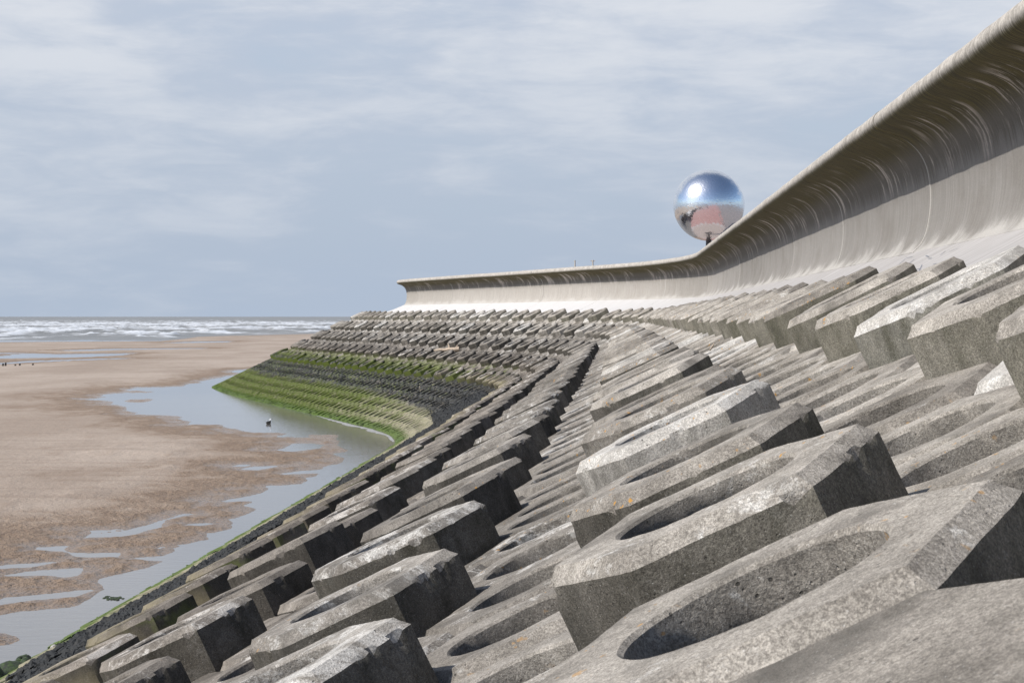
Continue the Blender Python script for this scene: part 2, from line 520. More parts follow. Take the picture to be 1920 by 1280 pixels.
def m_water():
    m, t, b = material('pool_water')
    P = t.n('ShaderNodeNewGeometry').outputs['Position']
    n1 = t.noise(t.scl(P, (0.7, 1.5, 1.0)), 2.6, 3.0, 0.55)
    n2 = t.noise(t.scl(P, (1.0, 1.6, 1.0)), 9.0, 2.0, 0.5)
    lg = t.noise(P, 0.10, 3.0, 0.5)
    t.put(b.inputs['Base Color'], t.mix(lg, (0.155, 0.147, 0.137), (0.225, 0.213, 0.20)))
    t.put(b.inputs['Roughness'], t.rng(lg, 0.4, 0.62, 0.015, 0.06))
    b.inputs['IOR'].default_value = 1.333
    sp_ = t.n('ShaderNodeSeparateXYZ'); t.put(sp_.inputs[0], P)
    far = t.rng(sp_.outputs[1], 20.0, 160.0, 1.0, 0.25)
    t.put(b.inputs['Normal'], t.bump(t.mul(t.add(n1, t.mul(n2, 0.35)), far), 0.17, 0.03))
    return m


def m_sea():
    m, t, b = material('sea_water')
    P = t.n('ShaderNodeNewGeometry').outputs['Position']
    foam = t.attr('foam')
    lg = t.noise(t.scl(P, (1.0, 0.5, 1.0)), 0.006, 4.0, 0.6)
    t.put(b.inputs['Base Color'], t.mix(foam, t.mix(lg, (0.105, 0.110, 0.105), (0.190, 0.180, 0.165)), (0.62, 0.64, 0.66)))
    t.put(b.inputs['Roughness'], t.rng(foam, 0.0, 0.6, 0.32, 0.9))
    b.inputs['IOR'].default_value = 1.333
    t.put(b.inputs['Normal'], t.bump(t.noise(t.scl(P, (0.6, 0.35, 1.0)), 0.5, 4.0, 0.6), 0.6, 0.5))
    return m


def m_mirror():
    m, t, b = material('mirror_tiles')
    tc_ = t.n('ShaderNodeTexCoord').outputs['Object']
    n = t.noise(tc_, 9.0, 3.0, 0.6)
    t.put(b.inputs['Base Color'], t.mix(t.rng(n, 0.4, 0.65), (0.80, 0.82, 0.84), (0.90, 0.91, 0.92)))
    b.inputs['Metallic'].default_value = 1.0
    t.put(b.inputs['Roughness'], t.rng(n, 0.35, 0.7, 0.04, 0.09))
    g2 = t.n('ShaderNodeBsdfAnisotropic'); g2.inputs['Roughness'].default_value = 0.38
    g2.inputs['Color'].default_value = (0.85, 0.86, 0.88, 1)
    mx = t.n('ShaderNodeMixShader'); mx.inputs[0].default_value = 0.26
    t.t.links.new(b.outputs[0], mx.inputs[1]); t.t.links.new(g2.outputs[0], mx.inputs[2])
    out = [n_ for n_ in t.t.nodes if n_.type == 'OUTPUT_MATERIAL'][0]
    t.t.links.new(mx.outputs[0], out.inputs[0])
    return m


M_BLOCK, M_WALL, M_APRON, M_SAND, M_WATER, M_SEA, M_MIRROR = m_blocks(), m_wall(), m_apron(), m_sand(), m_water(), m_sea(), m_mirror()
M_BED = plain('bedding_stone', (0.10, 0.095, 0.085), 0.95, 0.5, 5.0, 0.8)
M_WEED = plain('black_weed', (0.013, 0.0135, 0.0125), 0.7, 0.7, 30.0, 0.6)
M_GREENWEED = plain('green_weed', (0.085, 0.125, 0.028), 0.75, 0.6, 14.0, 0.6)
M_ROCKGREEN = plain('weedy_rock', (0.024, 0.042, 0.009), 0.7, 0.8, 14.0, 1.0)
M_ROCK = plain('grey_rock', (0.33, 0.31, 0.28), 0.9, 0.3, 9.0, 0.7)
M_WOOD = plain('driftwood', (0.50, 0.40, 0.30), 0.85, 0.25, 12.0, 0.4)
M_STUMP = plain('wet_timber', (0.030, 0.024, 0.020), 0.7, 0.4, 12.0, 0.4)
M_POST = plain('painted_post', (0.42, 0.40, 0.34), 0.6, 0.15, 6.0, 0.1)
M_STEEL = plain('dark_steel', (0.075, 0.070, 0.068), 0.5, 0.2, 6.0, 0.1, 0.6)
M_INK = plain('faded_marker', (0.20, 0.215, 0.255), 0.9, 0.25, 30.0, 0.0)
M_SCUM = plain('scum_foam', (0.33, 0.325, 0.31), 0.9, 0.25, 6.0, 0.4)

# ------------------------------------------------------------------ beach
# outline of the sand as traced along the water's edge (photo pixels, turned into plan positions on the water level)
SHORE = [(700, 693), (560, 692), (480, 693), (455, 698), (440, 704), (410, 707), (375, 716), (335, 725), (265, 726), (228, 731), (285, 735),
         (262, 737), (228, 736), (190, 739), (186, 741), (207, 744), (180, 747), (153, 749), (217, 752), (207, 757), (222, 761), (240, 766),
         (238, 770), (260, 773), (250, 776), (287, 777), (320, 779), (352, 782), (335, 785), (362, 789), (355, 795), (415, 796),
         (450, 803), (480, 810), (540, 811), (532, 818), (580, 820), (585, 813), (630, 817), (648, 830), (655, 842), (622, 853),
         (645, 860), (630, 873), (590, 881), (560, 884), (505, 890), (610, 888), (565, 895), (560, 907), (493, 910), (522, 918), (505, 926),
         (440, 934), (395, 940), (480, 942), (440, 948), (465, 956), (410, 967), (435, 985), (378, 996), (395, 1012), (330, 1024), (325, 1040),
         (225, 1049), (302, 1056), (265, 1069), (190, 1084), (180, 1092), (178, 1110), (125, 1136), (60, 1149), (0, 1158), (-120, 1180), (-700, 1260),
         (-3000, 1500), (-6000, 1500), (-6000, 600), (700, 600)]
z2 = lambda L: [(x / 2.0, 640 + y / 2.0) for x, y in L]
z8 = lambda L: [(x / 4.0, 560 + y / 4.0) for x, y in L]
POOLS = [z2([(1030, 407), (1090, 384), (1160, 381), (1225, 388), (1200, 402), (1100, 412)]),
         z2([(870, 466), (905, 459), (955, 459), (930, 468)]), z2([(895, 478), (960, 468), (1090, 461), (1060, 470), (960, 482)]),
         z2([(330, 738), (360, 706), (465, 702), (385, 720), (470, 705), (580, 680), (720, 641), (742, 648), (640, 668), (590, 700), (540, 712), (440, 737)]),
         z2([(685, 682), (740, 676), (815, 671), (760, 686)]),
         z2([(160, 784), (180, 772), (280, 766), (225, 788), (240, 798), (440, 796), (432, 812), (300, 815), (235, 812), (222, 797)]),
         z2([(555, 776), (640, 770), (600, 778)]), z2([(-60, 850), (0, 842), (130, 832), (165, 834), (60, 852), (-60, 862)]),
         z2([(-40, 890), (60, 868), (200, 856), (300, 850), (262, 880), (200, 886), (130, 882), (40, 888)]),
         z2([(-80, 990), (0, 963), (120, 950), (330, 932), (345, 936), (250, 962), (100, 974), (0, 990), (-80, 1012)]),
         z8([(-300, 440), (0, 432), (180, 410), (420, 416), (1010, 408), (900, 424), (600, 440), (200, 446), (0, 450), (-300, 460)]),
         z8([(-300, 492), (0, 483), (220, 468), (560, 456), (900, 446), (1000, 448), (600, 462), (200, 478), (0, 492), (-300, 500)]),
         z8([(-300, 412), (0, 405), (150, 404), (60, 412), (-300, 420)]),
         z8([(430, 388), (900, 374), (1500, 370), (1560, 375), (1000, 382), (600, 392)]),
         z8([(1200, 334), (1480, 320), (1740, 318), (1700, 326), (1400, 332)]),
         z8([(1720, 548), (1780, 538), (1870, 528), (1850, 545), (1790, 556)])]
ISLES = [z8([(930, 766), (985, 751), (1060, 754), (1160, 750), (1105, 768), (1040, 779), (970, 779)]),
         [(-300, 1200), (-60, 1190), (0, 1186), (14, 1191), (17, 1197), (8, 1200), (0, 1204), (-80, 1216), (-300, 1240)]]
SCARPS = [([(155, 859), (200, 856), (250, 857), (300, 859), (325, 861)], 0.055), ([(345, 806), (360, 805), (375, 806)], 0.05),
          ([(245, 844), (300, 845), (390, 846)], 0.03), ([(285, 889), (320, 888)], 0.045), ([(112, 937), (150, 939), (190, 941)], 0.035),
          ([(205, 847), (222, 847)], 0.045), ([(330, 888), (360, 889)], 0.03)]


def plan_poly(L):
    a = np.array(L, float)
    x, y = on_level(a[:, 0], a[:, 1], WL)
    return np.stack([x, y], 1)


def seg_dist(px, py, poly, closed=True):
    best = np.full(px.shape, 1e9)
    n = len(poly)
    for i in range(n if closed else n - 1):
        a, b = poly[i], poly[(i + 1) % n]
        dx, dy = b - a
        t = np.clip(((px - a[0]) * dx + (py - a[1]) * dy) / (dx * dx + dy * dy + 1e-9), 0, 1)
        best = np.minimum(best, (px - a[0] - t * dx) ** 2 + (py - a[1] - t * dy) ** 2)
    return np.sqrt(best)


def inside(px, py, poly):
    r = np.zeros(px.shape, bool)
    n = len(poly)
    for i in range(n):
        (x1, y1), (x2, y2) = poly[i], poly[(i + 1) % n]
        c = ((y1 > py) != (y2 > py))
        r ^= c & (px < (x2 - x1) * (py - y1) / (y2 - y1 + 1e-12) + x1)
    return r


def sdist(px, py, poly):
    d = seg_dist(px, py, poly)
    return np.where(inside(px, py, poly), d, -d)


rows_px = np.concatenate([np.arange(618, 690, 0.9), np.arange(690, 900, 1.3), np.arange(900, 1300, 2.2), np.arange(1300, 1500, 12)])
cols_px = np.concatenate([np.arange(-3000, -300, 60), np.arange(-300, -40, 8), np.arange(-40, 900, 3.2), np.arange(900, 1600, 40)])
CP, RP = np.meshgrid(cols_px, rows_px, indexing='ij')
BX, BY = on_level(CP, RP, WL)
wx = BX + (fbm(BX * 0.55, BY * 0.3, 4) - 0.5) * 1.5
wy = BY + (fbm(BX * 0.4 + 31, BY * 0.25 + 7, 4) - 0.5) * 2.6
sd = sdist(wx, wy, plan_poly(SHORE))
for L in POOLS: sd = np.minimum(sd, -sdist(BX + (wx - BX) * 0.6, BY + (wy - BY) * 0.5, plan_poly(L)))
for L in ISLES: sd = np.maximum(sd, sdist(BX + (wx - BX) * 0.4, BY + (wy - BY) * 0.4, plan_poly(L)))
BZ = np.where(sd > 0, 0.17 * (1 - np.exp(-sd / 5.5)) + 0.014 * np.minimum(sd / 0.25, 1), -0.30 * (1 - np.exp(sd / 3.0)) + 0.0 * sd)
amp = np.clip(0.25 + sd / 3.0, 0, 1) * np.clip(1.25 - BY / 260, 0.25, 1)
rip = fbm(BX * 1.9, BY * 1.2, 4, 0.62) - 0.5
dun = fbm(BX * 0.30 + 3, BY * 0.13 + 9, 3) - 0.5
wetband = np.exp(-np.clip(sd, 0, 50) / 3.0)
rip2 = fbm(BX * 5.2 + 7, BY * 3.0, 3, 0.6) - 0.5
BZ = BZ + np.where(sd > 0, (rip + 0.7 * rip2 * np.clip(1.3 - BY / 70, 0, 1)) * (0.028 + 0.10 * wetband) * np.clip(sd / 0.35, 0, 1) + dun * 0.11 * amp, 0)
BZ = np.where(sd > 0.05, np.maximum(BZ, 0.006), BZ)
for L, hh in SCARPS:
    P_ = plan_poly(L)
    dd = seg_dist(BX, BY, P_, False)
    yl = np.interp(BX, np.sort(P_[:, 0]), P_[np.argsort(P_[:, 0]), 1])
    inx = np.clip((BX - P_[:, 0].min()) / 0.6 + 0.5, 0, 1) * np.clip((P_[:, 0].max() - BX) / 0.6 + 0.5, 0, 1)
    BZ = BZ + (0.5 + 0.5 * np.tanh((BY - yl) / 0.4)) * 1.7 * hh * np.exp(-dd / 2.2) * inx
# the beach dips under the sea
SEA_EDGE = np.array([(-3000, 646), (0, 641), (300, 639), (345, 635), (372, 631), (430, 629), (480, 628.3), (600, 625), (680, 623), (1600, 620)], float)
ed = RP - np.interp(CP, SEA_EDGE[:, 0], SEA_EDGE[:, 1])
BZ = np.where(ed < 3, BZ * np.clip(ed / 3, 0, 1) + np.where(ed < 0, ed * 0.08, 0), BZ)
bv = np.stack([BX, BY, BZ + WL], -1).reshape(-1, 3)
obj('beach', mesh('beach', bv, grid_faces(len(cols_px), len(rows_px)), M_SAND, True), kind='structure')

g = 9000.0
obj('ground', mesh('ground', [(-g, -300, WL - 2.2), (g, -300, WL - 2.2), (g, 30000, WL - 2.2), (-g, 30000, WL - 2.2)], [(0, 1, 2, 3)], M_SAND), kind='structure')
obj('pool_water', mesh('pool_water', [(-450, 14, WL), (12, 14, WL), (12, 420, WL), (-450, 420, WL)], [(0, 1, 2, 3)], M_WATER), kind='structure')

# ------------------------------------------------------------------ sea with breakers
zr = np.concatenate([np.linspace(330, 700, 120, endpoint=False), np.geomspace(700, 2600, 190, endpoint=False), np.geomspace(2600, 26000, 50)])
cx = np.concatenate([np.arange(-2600, -120, 40), np.arange(-120, 800, 2.6), np.arange(800, 2600, 60)])
CX, ZR = np.meshgrid(cx, zr, indexing='ij')
SX = (CX - 960) / FPX * ZR
rowpx = HORIZON + FPX * (-WL) / ZR
edge_px = np.interp(CX, SEA_EDGE[:, 0], SEA_EDGE[:, 1])
w1 = fbm(SX / 21 + 3, ZR / 46 + SX / 160, 4, 0.55)
w2 = fbm(SX / 4.5 + 11, ZR / 9.0 + SX / 60, 3, 0.6)
ridge = 1 - np.abs(2 * w1 - 1)
ridge = np.clip((ridge - 0.55) / 0.45, 0, 1)
surf = np.clip((ZR - 400) / 120, 0, 1)
shore = np.clip((edge_px - rowpx) / 5.0, 0, 1)
crest = (1.15 * ridge ** 2 + 0.50 * (w2 - 0.4)) * surf * shore
SZ = WL - 0.02 + np.clip((rowpx - edge_px) * -0.05, -0.6, 0.0) * 0 + crest * np.clip(1.25 - ZR / 5200, 0.55, 1)
SZ = np.where(rowpx > edge_px + 1.2, WL - 0.5, SZ)
zone = np.interp(rowpx, [593, 598, 601.5, 604, 609, 614, 619, 624, 628, 633, 637, 641], [0.0, 0.10, 0.18, 0.34, 0.62, 0.48, 0.66, 0.52, 0.60, 0.46, 0.10, 0.0])
patch = fbm(SX / 13 + 5, ZR / 60 + 40, 5, 0.62)
fo = ridge * 0.55 + patch * 0.75 + (w2 - 0.5) * 0.5
foam = np.clip((fo - (1.02 - 0.62 * zone)) / 0.22, 0, 1) ** 1.2 * np.clip(zone * 6, 0, 1) * np.clip(shore * 2, 0, 1)
sea_me = mesh('sea', np.stack([SX, ZR, SZ], -1).reshape(-1, 3), grid_faces(len(cx), len(zr)), M_SEA, True)
fattr(sea_me, 'foam', foam.reshape(-1), 'POINT')
obj('sea', sea_me, kind='structure')

# ------------------------------------------------------------------ sea wall: cast bays with an overhanging rounded crest
CTRL = np.array([(0.00, 0.00), (0.105, 0.115), (0.175, 0.28), (0.215, 0.50), (0.225, 0.74), (0.205, 0.95), (0.155, 1.14), (0.06, 1.30), (-0.07, 1.42),
                 (-0.20, 1.485), (-0.32, 1.528), (-0.41, 1.555), (-0.48, 1.597), (-0.515, 1.665), (-0.505, 1.74), (-0.458, 1.80), (-0.375, 1.838), (-0.27, 1.848), (0.15, 1.83), (0.62, 1.81)])


def catmull(P, k=4):
    Q = np.vstack([2 * P[0] - P[1], P, 2 * P[-1] - P[-2]])
    out = []
    for i in range(1, len(Q) - 2):
        for j in range(k):
            t = j / k
            out.append(0.5 * ((2 * Q[i]) + (-Q[i - 1] + Q[i + 1]) * t + (2 * Q[i - 1] - 5 * Q[i] + 4 * Q[i + 1] - Q[i + 2]) * t * t + (-Q[i - 1] + 3 * Q[i] - 3 * Q[i + 1] + Q[i + 2]) * t ** 3))
    out.append(P[-1])
    return np.array(out)


PROF = catmull(CTRL)
plen = np.concatenate([[0], np.cumsum(np.linalg.norm(np.diff(PROF, axis=0), axis=1))])
PROF = np.vstack([PROF, [(0.62, -0.6), (0.05, -0.6)]])
plen = np.concatenate([plen, [plen[-1] + 2, plen[-1] + 2.6]])
NP_ = len(PROF)
wall = obj('sea_wall', None, label='long curved concrete sea wall with an overhanging rounded crest above the blocks', cat='sea wall')
BAY, J0 = 9.0, 23.8 - 27.0
k_end = 18
for k in range(k_end):
    a, b_ = J0 + k * BAY + 0.011, J0 + (k + 1) * BAY - 0.011
    ns = 37
    ss = np.linspace(a, b_, ns)
    jd, jz = random.uniform(-0.008, 0.008), random.uniform(-0.007, 0.007)
    V, su, pv, ul = [], [], [], []
    for s_ in ss:
        wob = (fbm(np.array([s_ * 0.9]), np.array([3.0]), 3)[0] - 0.5) * 0.012
        for i in range(NP_):
            x, y, _ = at(s_, D_J + PROF[i, 0] + jd + wob, WALL)
            rough = (vnoise(np.array([s_ * 1.7]), np.array([plen[i] * 4.0]))[0] - 0.5) * (0.010 if plen[i] > 2.0 else 0.005)
            V.append((float(x), float(y), Z_J + PROF[i, 1] + jz + rough))
            su.append(s_); pv.append(plen[i]); ul.append(s_ - a)
    F = grid_faces(ns, NP_).tolist()
    F += [(i * NP_ + NP_ - 1, (i + 1) * NP_ + NP_ - 1, (i + 1) * NP_, i * NP_) for i in range(ns - 1)]
    F.append(tuple(range(NP_))); F.append(tuple((ns - 1) * NP_ + i for i in range(NP_))[::-1])
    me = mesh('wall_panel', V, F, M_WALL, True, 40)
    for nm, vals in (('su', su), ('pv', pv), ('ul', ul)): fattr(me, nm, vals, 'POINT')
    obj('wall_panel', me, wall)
    # smooth sloping apron at the foot of the bay
    na, nd = 13, 9
    V, su, pv = [], [], []
    D_AP = np.linspace(2.0, D_J + 0.06, nd)
    for s_ in np.linspace(a, b_, na):
        for d_ in D_AP:
            f_ = (d_ - D_AP[0]) / (D_AP[-1] - D_AP[0])
            xa, ya, _ = at(s_, d_); xb, yb, _ = at(s_, d_, WALL)
            x, y = xa * (1 - f_) + xb * f_, ya * (1 - f_) + yb * f_
            bumpz = (fbm(np.array([s_ * 0.7]), np.array([d_ * 1.5]), 2)[0] - 0.5) * 0.02
            V.append((float(x), float(y), float(zs(d_)) - 0.045 + 0.045 * max(0, (d_ - 3.2) / 0.7) + bumpz)); su.append(s_); pv.append(d_)
    top = len(V)
    for s_ in np.linspace(a, b_, na):
        for d_ in (D_AP[0], D_AP[-1]):
            x, y, _ = at(s_, d_); V.append((float(x), float(y), float(zs(d_)) - 0.45)); su.append(s_); pv.append(d_)
    F = grid_faces(na, nd).tolist()
    for i in range(na - 1):
        F.append((i * nd, (i + 1) * nd, top + (i + 1) * 2, top + i * 2)[::-1])
    me = mesh('apron_slab', V, F, M_APRON, True, 40)
    fattr(me, 'su', su, 'POINT'); fattr(me, 'pv', pv, 'POINT')
    obj('apron_slab', me, wall)

# faint marker scribbles on the apron near the camera
STROKES = [[(180, 605), (300, 540), (430, 450), (545, 400)], [(365, 665), (480, 560), (600, 460), (640, 415)], [(465, 675), (560, 650), (640, 590), (690, 580), (660, 610)],
           [(665, 515), (760, 478)], [(620, 700), (720, 620), (755, 545), (735, 548)], [(870, 435), (930, 405)], [(780, 392), (860, 384)], [(980, 510), (1040, 485), (1100, 460)],
           [(980, 380), (1060, 300)], [(1110, 365), (1225, 290)], [(1310, 300), (1430, 230)], [(760, 635), (810, 600)]]
V, F = [], []
for st in STROKES:
    P_ = []
    for (x, y) in st:
        q, e = on_slope(1660 + x / 10.667, 440 + y / 10.667); P_.append((q, e))
    for (a, b_) in zip(P_[:-1], P_[1:]):
        dv = np.array([b_[0] - a[0], b_[1] - a[1]]); L_ = np.hypot(*dv)
        if L_ < 1e-4: continue
        nrm = np.array([-dv[1], dv[0]]) / L_ * 0.006
        i0 = len(V)
        nseg = 6
        for j in range(nseg + 1):
            c_ = np.array(a) + dv * j / nseg
            for sg in (-1, 1):
                s_, d_ = c_ + nrm * sg
                x, y, _ = at(s_, d_)
                bumpz = (fbm(np.array([s_ * 0.7]), np.array([d_ * 1.5]), 2)[0] - 0.5) * 0.02
                V.append((float(x), float(y), float(zs(d_)) - 0.045 + 0.045 * max(0, (d_ - 3.2) / 0.7) + bumpz + 0.006))
        for j in range(nseg):
            F.append((i0 + 2 * j, i0 + 2 * j + 1, i0 + 2 * j + 3, i0 + 2 * j + 2))
gr = obj('graffiti', mesh('graffiti', V, F, M_INK), wall)
gr['label'] = 'faded grey-blue pen scribbles on the apron'

# promenade behind the crest (mirrored in the ball)
V, su = [], []
sP = np.linspace(-30, 240, 91); dP = np.array([D_J + 0.62, 9.0, 14.0, 22.0, 34.0, 60.0, 90.0])
Z_PROM = Z_J + 0.75
for s_ in sP:
    for d_ in dP:
        d_ = max(d_, dP[0] + max(0.0, s_ - 130) * 0.9); x, y, _ = at(s_, d_, LAND); V.append((float(x), float(y), Z_PROM)); su.append(d_)
mP, tP, bP = material('promenade_paving')
dd_ = tP.attr('pd'); PP = tP.n('ShaderNodeNewGeometry').outputs['Position']
spP = tP.n('ShaderNodeSeparateXYZ'); tP.put(spP.inputs[0], PP)
BXp, BYp = 6.0 * FPX / 133.0 * 369.0 / FPX, 6.0 * FPX / 133.0
rad = tP.math('SQRT', tP.add(tP.math('POWER', tP.sub(spP.outputs[0], BXp), 2.0), tP.math('POWER', tP.sub(spP.outputs[1], BYp), 2.0)))
GREY = (0.30, 0.285, 0.27)
nn_ = tP.noise(PP, 0.10, 2.0, 0.5)
dw = tP.add(dd_, tP.mul(tP.sub(nn_, 0.5), 5.0))
band = lambda a, b_: tP.mul(tP.rng(dw, a, a + 0.2), tP.rng(dw, b_, b_ - 0.2))
cc = tP.mix(band(10.0, 12.5), (0.37, 0.195, 0.175), GREY)
cc = tP.mix(tP.mul(tP.rng(rad, 5.2, 5.0), 0.9), cc, (0.36, 0.31, 0.27))
cc = tP.mix(tP.mul(tP.rng(rad, 5.0, 5.2), tP.rng(rad, 5.9, 5.7)), cc, (0.42, 0.40, 0.38))
cc = tP.mix(tP.rng(dw, 38.0, 38.3), cc, (0.21, 0.195, 0.19))
cc = tP.mix(band(37.4, 38.0), cc, (0.07, 0.07, 0.065))
cc = tP.mix(tP.mul(tP.rng(tP.noise(PP, 1.5, 4.0), 0.3, 0.7), 0.25), cc, (0.50, 0.38, 0.34))
tP.put(bP.inputs['Base Color'], cc); bP.inputs['Roughness'].default_value = 0.85
me = mesh('promenade', V, grid_faces(len(sP), len(dP)), mP); fattr(me, 'pd', su, 'POINT')
obj('promenade', me, kind='structure')

# ------------------------------------------------------------------ revetment of hexagonal blocks with round holes
APO = 0.5 * 0.984
CH_IN, CH_DN = 0.047, 0.050


def hexr(phi, apo):
    return apo / np.cos((phi % (math.pi / 3)) - math.pi / 6)


def block_mesh(name, seg, rings, hole_r, seed, detail=True, depth=0.62, lip=0.07):
    """rings: list of (kind, parameter); a closed-sided hexagonal prism, chamfered on top, with a round hole"""
    rg = np.random.default_rng(seed)
    ph = np.arange(seg) * 2 * math.pi / seg
    hx = hexr(ph, APO); hin = hexr(ph, APO - CH_IN)
    V, side_of = [], []
    tilt = rg.uniform(-0.006, 0.006, 2)
    for kind, q in rings:
        if kind == 'hole':   
            r = np.full(seg, hole_r); z = np.full(seg, -depth * q) - (0.012 if q == 0 else 0.0)
            if detail:                                   # thin sound skin, then a ragged break into a wider cavity
                rag = lip * (0.55 + 0.9 * fbm(np.cos(ph) * 4 + seed, np.sin(ph) * 4 + seed * 2.1, 4, 0.7))
                if q > 0.15: r = r * 1.24
                else: z = -0.012 - (rag - 0.012) * (q / 0.15); r = r * (1 + (0.02 if q < 0.14 else 0.05))
        elif kind == 'rim':  r = np.full(seg, hole_r + 0.016); z = np.zeros(seg)
        elif kind == 'top':  r = (hole_r + 0.016) * (1 - q) + hin * q; z = np.zeros(seg)
        elif kind == 'cham': r = hin * (1 - q) + hx * q; z = np.full(seg, -CH_DN * q)
        else:                r = hx.copy(); z = -CH_DN - (depth - CH_DN) * q * np.ones(seg)
        x, y = r * np.cos(ph), r * np.sin(ph)
        if detail:
            k = 3.0
            nl = fbm(x * k + seed * 7.7, y * k + z * k + seed * 3.1, 3) - 0.5
            nf = fbm(x * 14 + seed * 5.1 + z * 9, y * 14 + z * 14 + seed, 3) - 0.5
            if kind == 'hole':
                rr = 1 + nf * (0.08 if q > 0.1 else 0.03); x, y = x * rr, y * rr
                if q > 0.15: z = z + nf * 0.02
            elif kind in ('top', 'rim'):
                z = z + nl * 0.008 + nf * 0.005
            elif kind == 'cham':
                z = z + nf * 0.005 + nl * 0.006
                chip = np.clip((fbm(np.cos(ph) * 5.5 + seed * 2.3, np.sin(ph) * 5.5 + seed, 4, 0.7) - 0.635) / 0.05, 0, 1)
                if q > 0.9:
                    z = z - chip * 0.028; rr = 1 - chip * 0.034 + nf * 0.006; x, y = x * rr, y * rr
            else:
                rr = 1 + nf * 0.006 + nl * 0.004
                if q < 0.12:
                    chip = np.clip((fbm(np.cos(ph) * 5.5 + seed * 2.3, np.sin(ph) * 5.5 + seed, 4, 0.7) - 0.635) / 0.05, 0, 1)
                    rr = rr - chip * 0.03
                x, y = x * rr, y * rr
            # corners rub off
            cor = np.clip(1 - np.abs(((ph + math.pi / 6) % (math.pi / 3)) - math.pi / 6) / 0.09, 0, 1)
            if kind in ('cham', 'side'):
                rr = 1 - cor * 0.012; x, y = x * rr, y * rr
        z = z + tilt[0] * x + tilt[1] * y
        V.append(np.stack([x, y, z], 1))
    NR = len(rings)
    verts = np.concatenate(V)
    F, sd_ = [], []
    for r in range(NR - 1):
        k0, k1 = rings[r][0], rings[r + 1][0]
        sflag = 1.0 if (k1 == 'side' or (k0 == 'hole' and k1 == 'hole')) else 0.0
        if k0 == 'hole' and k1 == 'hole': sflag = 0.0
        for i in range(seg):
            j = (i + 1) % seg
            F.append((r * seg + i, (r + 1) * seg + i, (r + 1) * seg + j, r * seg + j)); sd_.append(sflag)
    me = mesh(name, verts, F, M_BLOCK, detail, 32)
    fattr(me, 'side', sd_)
    return me, verts, F, sd_


RH = ([('hole', q) for q in (1.0, 0.75, 0.5, 0.34, 0.15, 0.09, 0.04, 0.0)] + [('rim', 0)] + [('top', q) for q in (0.2, 0.4, 0.6, 0.8, 0.92, 1.0)]
      + [('cham', q) for q in (0.35, 0.7, 1.0)] + [('side', q) for q in (0.06, 0.14, 0.24, 0.36, 0.5, 0.68, 1.0)])
RM = [('hole', 0.8), ('hole', 0.0), ('rim', 0), ('top', 1.0), ('cham', 1.0), ('side', 1.0)]
HIGH = [block_mesh('block_worn', 120, RH, 0.283 + 0.004 * (i % 4), 21 + i, True, 0.62, (0.115, 0.10, 0.082, 0.12, 0.085, 0.15, 0.24, 0.13, 0.19)[i])[0] for i in range(9)]
HIGH.append(block_mesh('block_solid', 120, RH, 0.012, 40, True, 0.62, 0.02)[0])          # cast without a hole
LOWM, LOW_V, LOW_F, LOW_S = block_mesh('block_plain', 18, RM, 0.30, 5, False)

rev = obj('revetment', None, label='sloping sea defence of grey hexagonal concrete blocks, some standing proud, weedy below', cat='revetment')
rowstep = math.sqrt(3) / 2 * CA
cells = []
for k in range(-13, 3):
    d_ = D0 + 0.11 + k * rowstep          # raised tops then sit at D0 + k * rowstep
    ph = 5.64 + 0.5 * (k % 2)
    for j in range(-6, 222):
        s_ = ph + j
        raised = False
        if k % 2 == 0 and -6 <= k <= 2:
            raised = (j % 2 == 0) if (k // 2) % 2 == 0 else (j % 2 == 1)
        if s_ < 0.8 or (k <= -9 and s_ < 14): continue
        x, y, h = (float(v) for v in at(s_, d_))
        if y < 0.6: continue
        z = float(zs(d_))
        u, v = pix(x, y, z)
        vis = -60 < u < (1990 if y > 8 else 2300) and v < (1420 if y > 8 else 2100)
        if h > math.radians(35): continue
        stretch = math.hypot(*(np.array(at(s_ + 0.5, d_)[:2]) - np.array(at(s_ - 0.5, d_)[:2])))
        dz = random.gauss(0, 0.014)
        if raised: dz = 0.285 + random.gauss(0, 0.022)
        cells.append(dict(k=k, j=j, s=s_, d=d_, raised=raised, vis=vis, dist=math.sqrt(x * x + y * y + z * z), st=stretch, dz=dz,
                          rot=random.randrange(6) * math.pi / 3, tilt=(random.gauss(0, 0.008), random.gauss(0, 0.010)), r=random.random(), hv=random.randrange(0, 6) if raised else random.randrange(5, 9)))
# a few blocks that the photograph shows standing higher or lower than their neighbours
FIX = {(0, 0): (0.285, 0.62, 2), (0, 2): (0.257, 0.33, 4), (0, 4): (0.288, 0.9395, 3), (0, -2): (0.295, 0.475, 0), (0, -3): (0.262, 0.04, 9), (0, -4): (0.262, 0.18, 9),
       (2, 1): (0.285, 0.765, 4), (2, 3): (0.27, 0.71, 0), (1, -2): (0.01, 0.31, 6), (1, -1): (0.0, 0.18, 8)}
for c in cells:
    if (c['k'], c['j']) in FIX: c['dz'], c['r'], c['hv'] = FIX[(c['k'], c['j'])]; c['tilt'] = (0.0, 0.0); c['rot'] = 0.0


def cell_matrix(c):
    m = frame(c['s'], c['d'], c['dz'])
    m = m @ Matrix.Rotation(c['tilt'][0], 4, 'X') @ Matrix.Rotation(c['tilt'][1], 4, 'Y')
    m = m @ Matrix.Diagonal((1, c['st'], 1, 1)) @ Matrix.Rotation(c['rot'], 4, 'Z')
    return m


